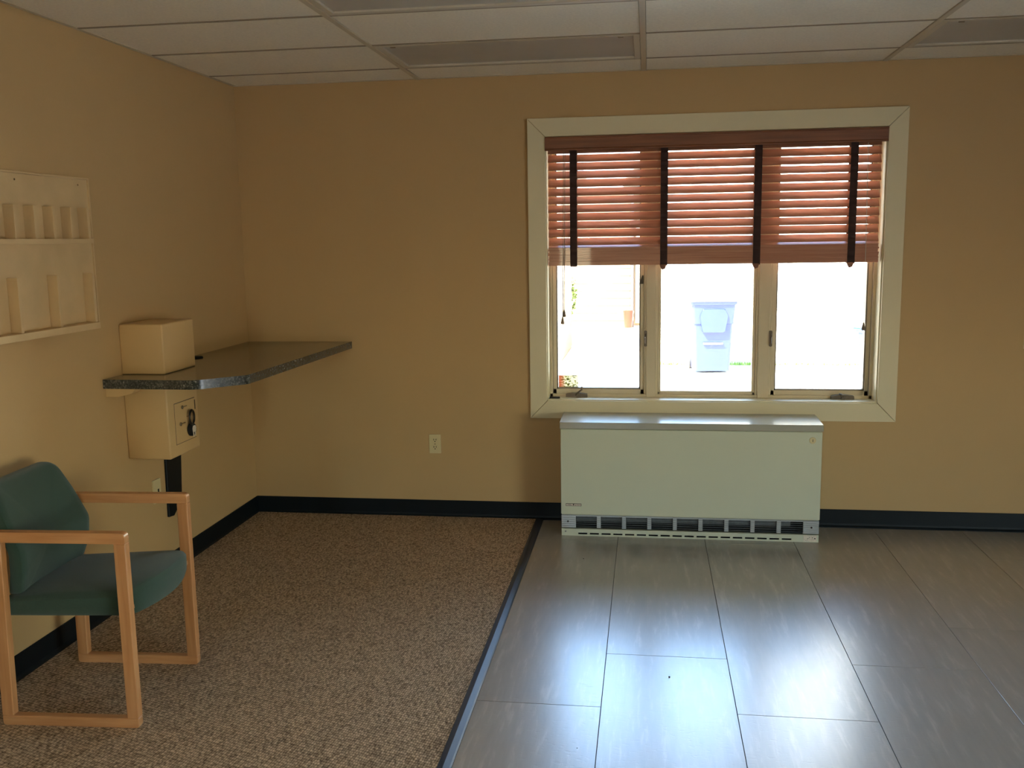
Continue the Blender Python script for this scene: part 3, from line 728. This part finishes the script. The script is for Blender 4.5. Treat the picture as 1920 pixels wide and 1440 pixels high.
bmesh.ops.translate(bm, verts=bm.verts[:], vec=-NO); obj('roof', bm, m_roofing, nh)
bm = bmesh.new(); bx(bm, X0-.02, X0+.07, Y0-.025, Y0+.0, GZ, EV); bmesh.ops.translate(bm, verts=bm.verts[:], vec=-NO); obj('corner_board', bm, m_side, nh)

fh = tag(empty('garage', (-1.5, 17, GZ)), 'pale garage with lap siding at the far end of the driveway', 'garage'); FO = Vector((-1.5, 17, GZ))
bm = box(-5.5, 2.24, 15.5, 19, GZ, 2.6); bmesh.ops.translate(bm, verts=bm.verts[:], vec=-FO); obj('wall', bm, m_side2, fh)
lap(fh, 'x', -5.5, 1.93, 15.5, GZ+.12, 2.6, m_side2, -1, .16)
bm = prism(bmesh.new(), [(15.2, 2.6), (19.3, 2.6), (17.2, 3.6)], 'x', -5.7, 2.4); bmesh.ops.translate(bm, verts=bm.verts[:], vec=-FO); obj('roof', bm, m_roofing, fh)
bm = bmesh.new(); bx(bm, 1.95, 2.01, 15.36, 15.46, GZ+.12, 2.6, bev=.01); prism(bm, [(15.46, GZ+.12), (15.36, GZ+.2), (15.1, GZ+.06), (15.1, GZ), (15.3, GZ)], 'x', 1.95, 2.01); bmesh.ops.translate(bm, verts=bm.verts[:], vec=-FO); obj('downspout', bm, m_pipe, fh)
bm = bmesh.new(); bx(bm, 2.04, 2.24, 15.44, 15.5, GZ+.06, 1.95, bev=.01); bmesh.ops.translate(bm, verts=bm.verts[:], vec=-FO); obj('door', bm, m_concw, fh)

ah = tag(empty('side_building', (-1, 10.3, GZ)), 'cream wall of a low building left of the driveway in shade', 'building'); AO = Vector((-1, 10.3, GZ))
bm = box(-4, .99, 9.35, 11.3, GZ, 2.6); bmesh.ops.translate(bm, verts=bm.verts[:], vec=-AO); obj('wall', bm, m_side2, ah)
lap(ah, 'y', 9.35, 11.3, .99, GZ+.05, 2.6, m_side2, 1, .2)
bm = prism(bmesh.new(), [(-4.2, 2.6), (1.25, 2.6), (1.25, 2.7), (-1.5, 3.6), (-4.2, 2.7)], 'y', 9.15, 11.5); bmesh.ops.translate(bm, verts=bm.verts[:], vec=-AO); obj('roof', bm, m_roofing, ah)

# wheeled bins
def wheeled_bin(loc, rz, label, lidm, s=1.0):
    t = tag(empty('wheeled_bin', loc, rz), label, 'bin')
    def tap(z, wb, wt, db, dt, h):
        f = z/h; return (wb+(wt-wb)*f)/2, (db+(dt-db)*f)/2
    h = .98*s; bm = bmesh.new(); rings = []
    def ring(z, hw, hd, r):
        pts = rounded([(-hw, -hd), (hw, -hd), (hw, hd), (-hw, hd)], r, 3)
        return [bm.verts.new((p[0], p[1], z)) for p in pts]
    for z, sc in ((.0, 1), (.02, 1), (.55*s, 1), (.66*s, 1), (.665*s, 1.05), (.93*s, 1.07), (.932*s, 1.14), (.975*s, 1.15)):
        a, b = tap(z, .48*s, .56*s, .52*s, .66*s, h); rings.append(ring(z+.03, a*sc, b*sc, .04))
    for a, b in zip(rings, rings[1:]):
        for j in range(len(a)): bm.faces.new((a[j], a[(j+1) % len(a)], b[(j+1) % len(a)], b[j]))
    bm.faces.new(rings[0][::-1]); bm.faces.new(rings[-1])
    obj('tub', bm, m_bin, t, True)
    # raised front panel and grab bar
    bm = bmesh.new(); prism(bm, rounded([(-.15*s, .58*s), (.15*s, .58*s), (.19*s, .80*s), (.15*s, .9*s), (-.15*s, .9*s), (-.19*s, .80*s)], .02), 'y', -.36*s, -.30*s, bev=.008)
    obj('front_panel', bm, m_bin, t)
    bm = bmesh.new(); tube(bm, [(-.13*s, -.25*s, .42*s), (-.13*s, -.31*s, .42*s), (.13*s, -.31*s, .42*s), (.13*s, -.25*s, .42*s)], .016*s, 8); obj('grab_bar', bm, m_binlid, t, True)
    bm = bmesh.new()
    prism(bm, [(-.40*s, 1.005*s), (-.40*s, 1.03*s), (-.33*s, 1.055*s), (.30*s, 1.075*s), (.36*s, 1.05*s), (.36*s, 1.005*s)], 'x', -.335*s, .335*s, bev=.01)
    obj('lid', bm, lidm, t)
    bm = bmesh.new(); tube(bm, [(-.22*s, .42*s, 1.0*s), (.22*s, .42*s, 1.0*s)], .016*s, 8)
    for q in (-.2, .2): bx(bm, q*s-.02, q*s+.02, .33*s, .43*s, .98*s, 1.02*s)
    obj('handle', bm, m_bin, t, True)
    for q in (-1, 1):
        bm = bmesh.new(); tube(bm, [(q*.24*s-.025, .3*s, .115), (q*.24*s+.025, .3*s, .115)], .115, 20); obj('wheel', bm, m_rubber, t, True)
    return t
wheeled_bin((3.19, 8.42, GZ), R_(4), 'blue wheeled bin with a grey lid seen through the centre window pane', m_binlid)
wheeled_bin((5.06, 6.05, GZ), R_(-62), 'wheeled bin with a bright blue lid at the right edge of the window', m_lidblue, .8)

bk_ = tag(empty('bucket', (1.9, 15.0, GZ)), 'orange bucket standing by the far downspout', 'bucket')
bm = bmesh.new(); tube(bm, [(0, 0, 0), (0, 0, .02), (0, 0, .36), (0, 0, .37)], [.085, .088, .105, .11], 20, cap=True); obj('pail', bm, m_orange, bk_, True)
bm = bmesh.new(); torus(bm, (0, 0, .33), .112, .006, 'y', 20, 6, sx=1, sz=.5); obj('handle', bm, m_chrome, bk_, True)

def blades(name, n, fx, h, m):
    bm = bmesh.new()
    for _ in range(n):
        x, y2 = fx(); a = random.uniform(0, 6.28); hh = h*random.uniform(.5, 1.2); wv = Vector((math.cos(a), math.sin(a), 0))*.006; ln = Vector((random.uniform(-.4, .4), random.uniform(-.4, .4), 1))*hh
        p = Vector((x, y2, GZ-.002)); v = [bm.verts.new(p-wv), bm.verts.new(p+wv), bm.verts.new(p+ln)]; bm.faces.new(v)
    return obj(name, bm, m)
tag(blades('grass', 3200, lambda: (random.uniform(2.4, 8.8), 9.05-abs(random.gauss(0, .03))), .07, m_grass), 'narrow strip of grass along the foot of the white house', 'grass', kind='stuff')
sh = tag(empty('shrub', (.55, 14.2, GZ)), 'yellow-green shrub at the far left of the driveway', 'shrub')
bm = bmesh.new()
for _ in range(900):
    v = Vector((random.gauss(0, 1), random.gauss(0, 1), random.gauss(0, 1))).normalized()*random.uniform(.5, 1)
    p = Vector((v.x*.35, v.y*.35, .75+v.z*.6)); a = Vector((random.gauss(0, 1), random.gauss(0, 1), random.gauss(0, 1))).normalized()*.05; b = v.cross(a).normalized()*.03
    bm.faces.new([bm.verts.new(p-a), bm.verts.new(p+b), bm.verts.new(p+a), bm.verts.new(p-b)])
f_ = obj('foliage', bm, m_leaf, sh); f_['kind'] = 'stuff'
bm = bmesh.new(); tube(bm, [(0, 0, 0), (.02, 0, .4), (0, .02, .9)], [.03, .022, .01], 8); obj('stem', bm, m_valance, sh)
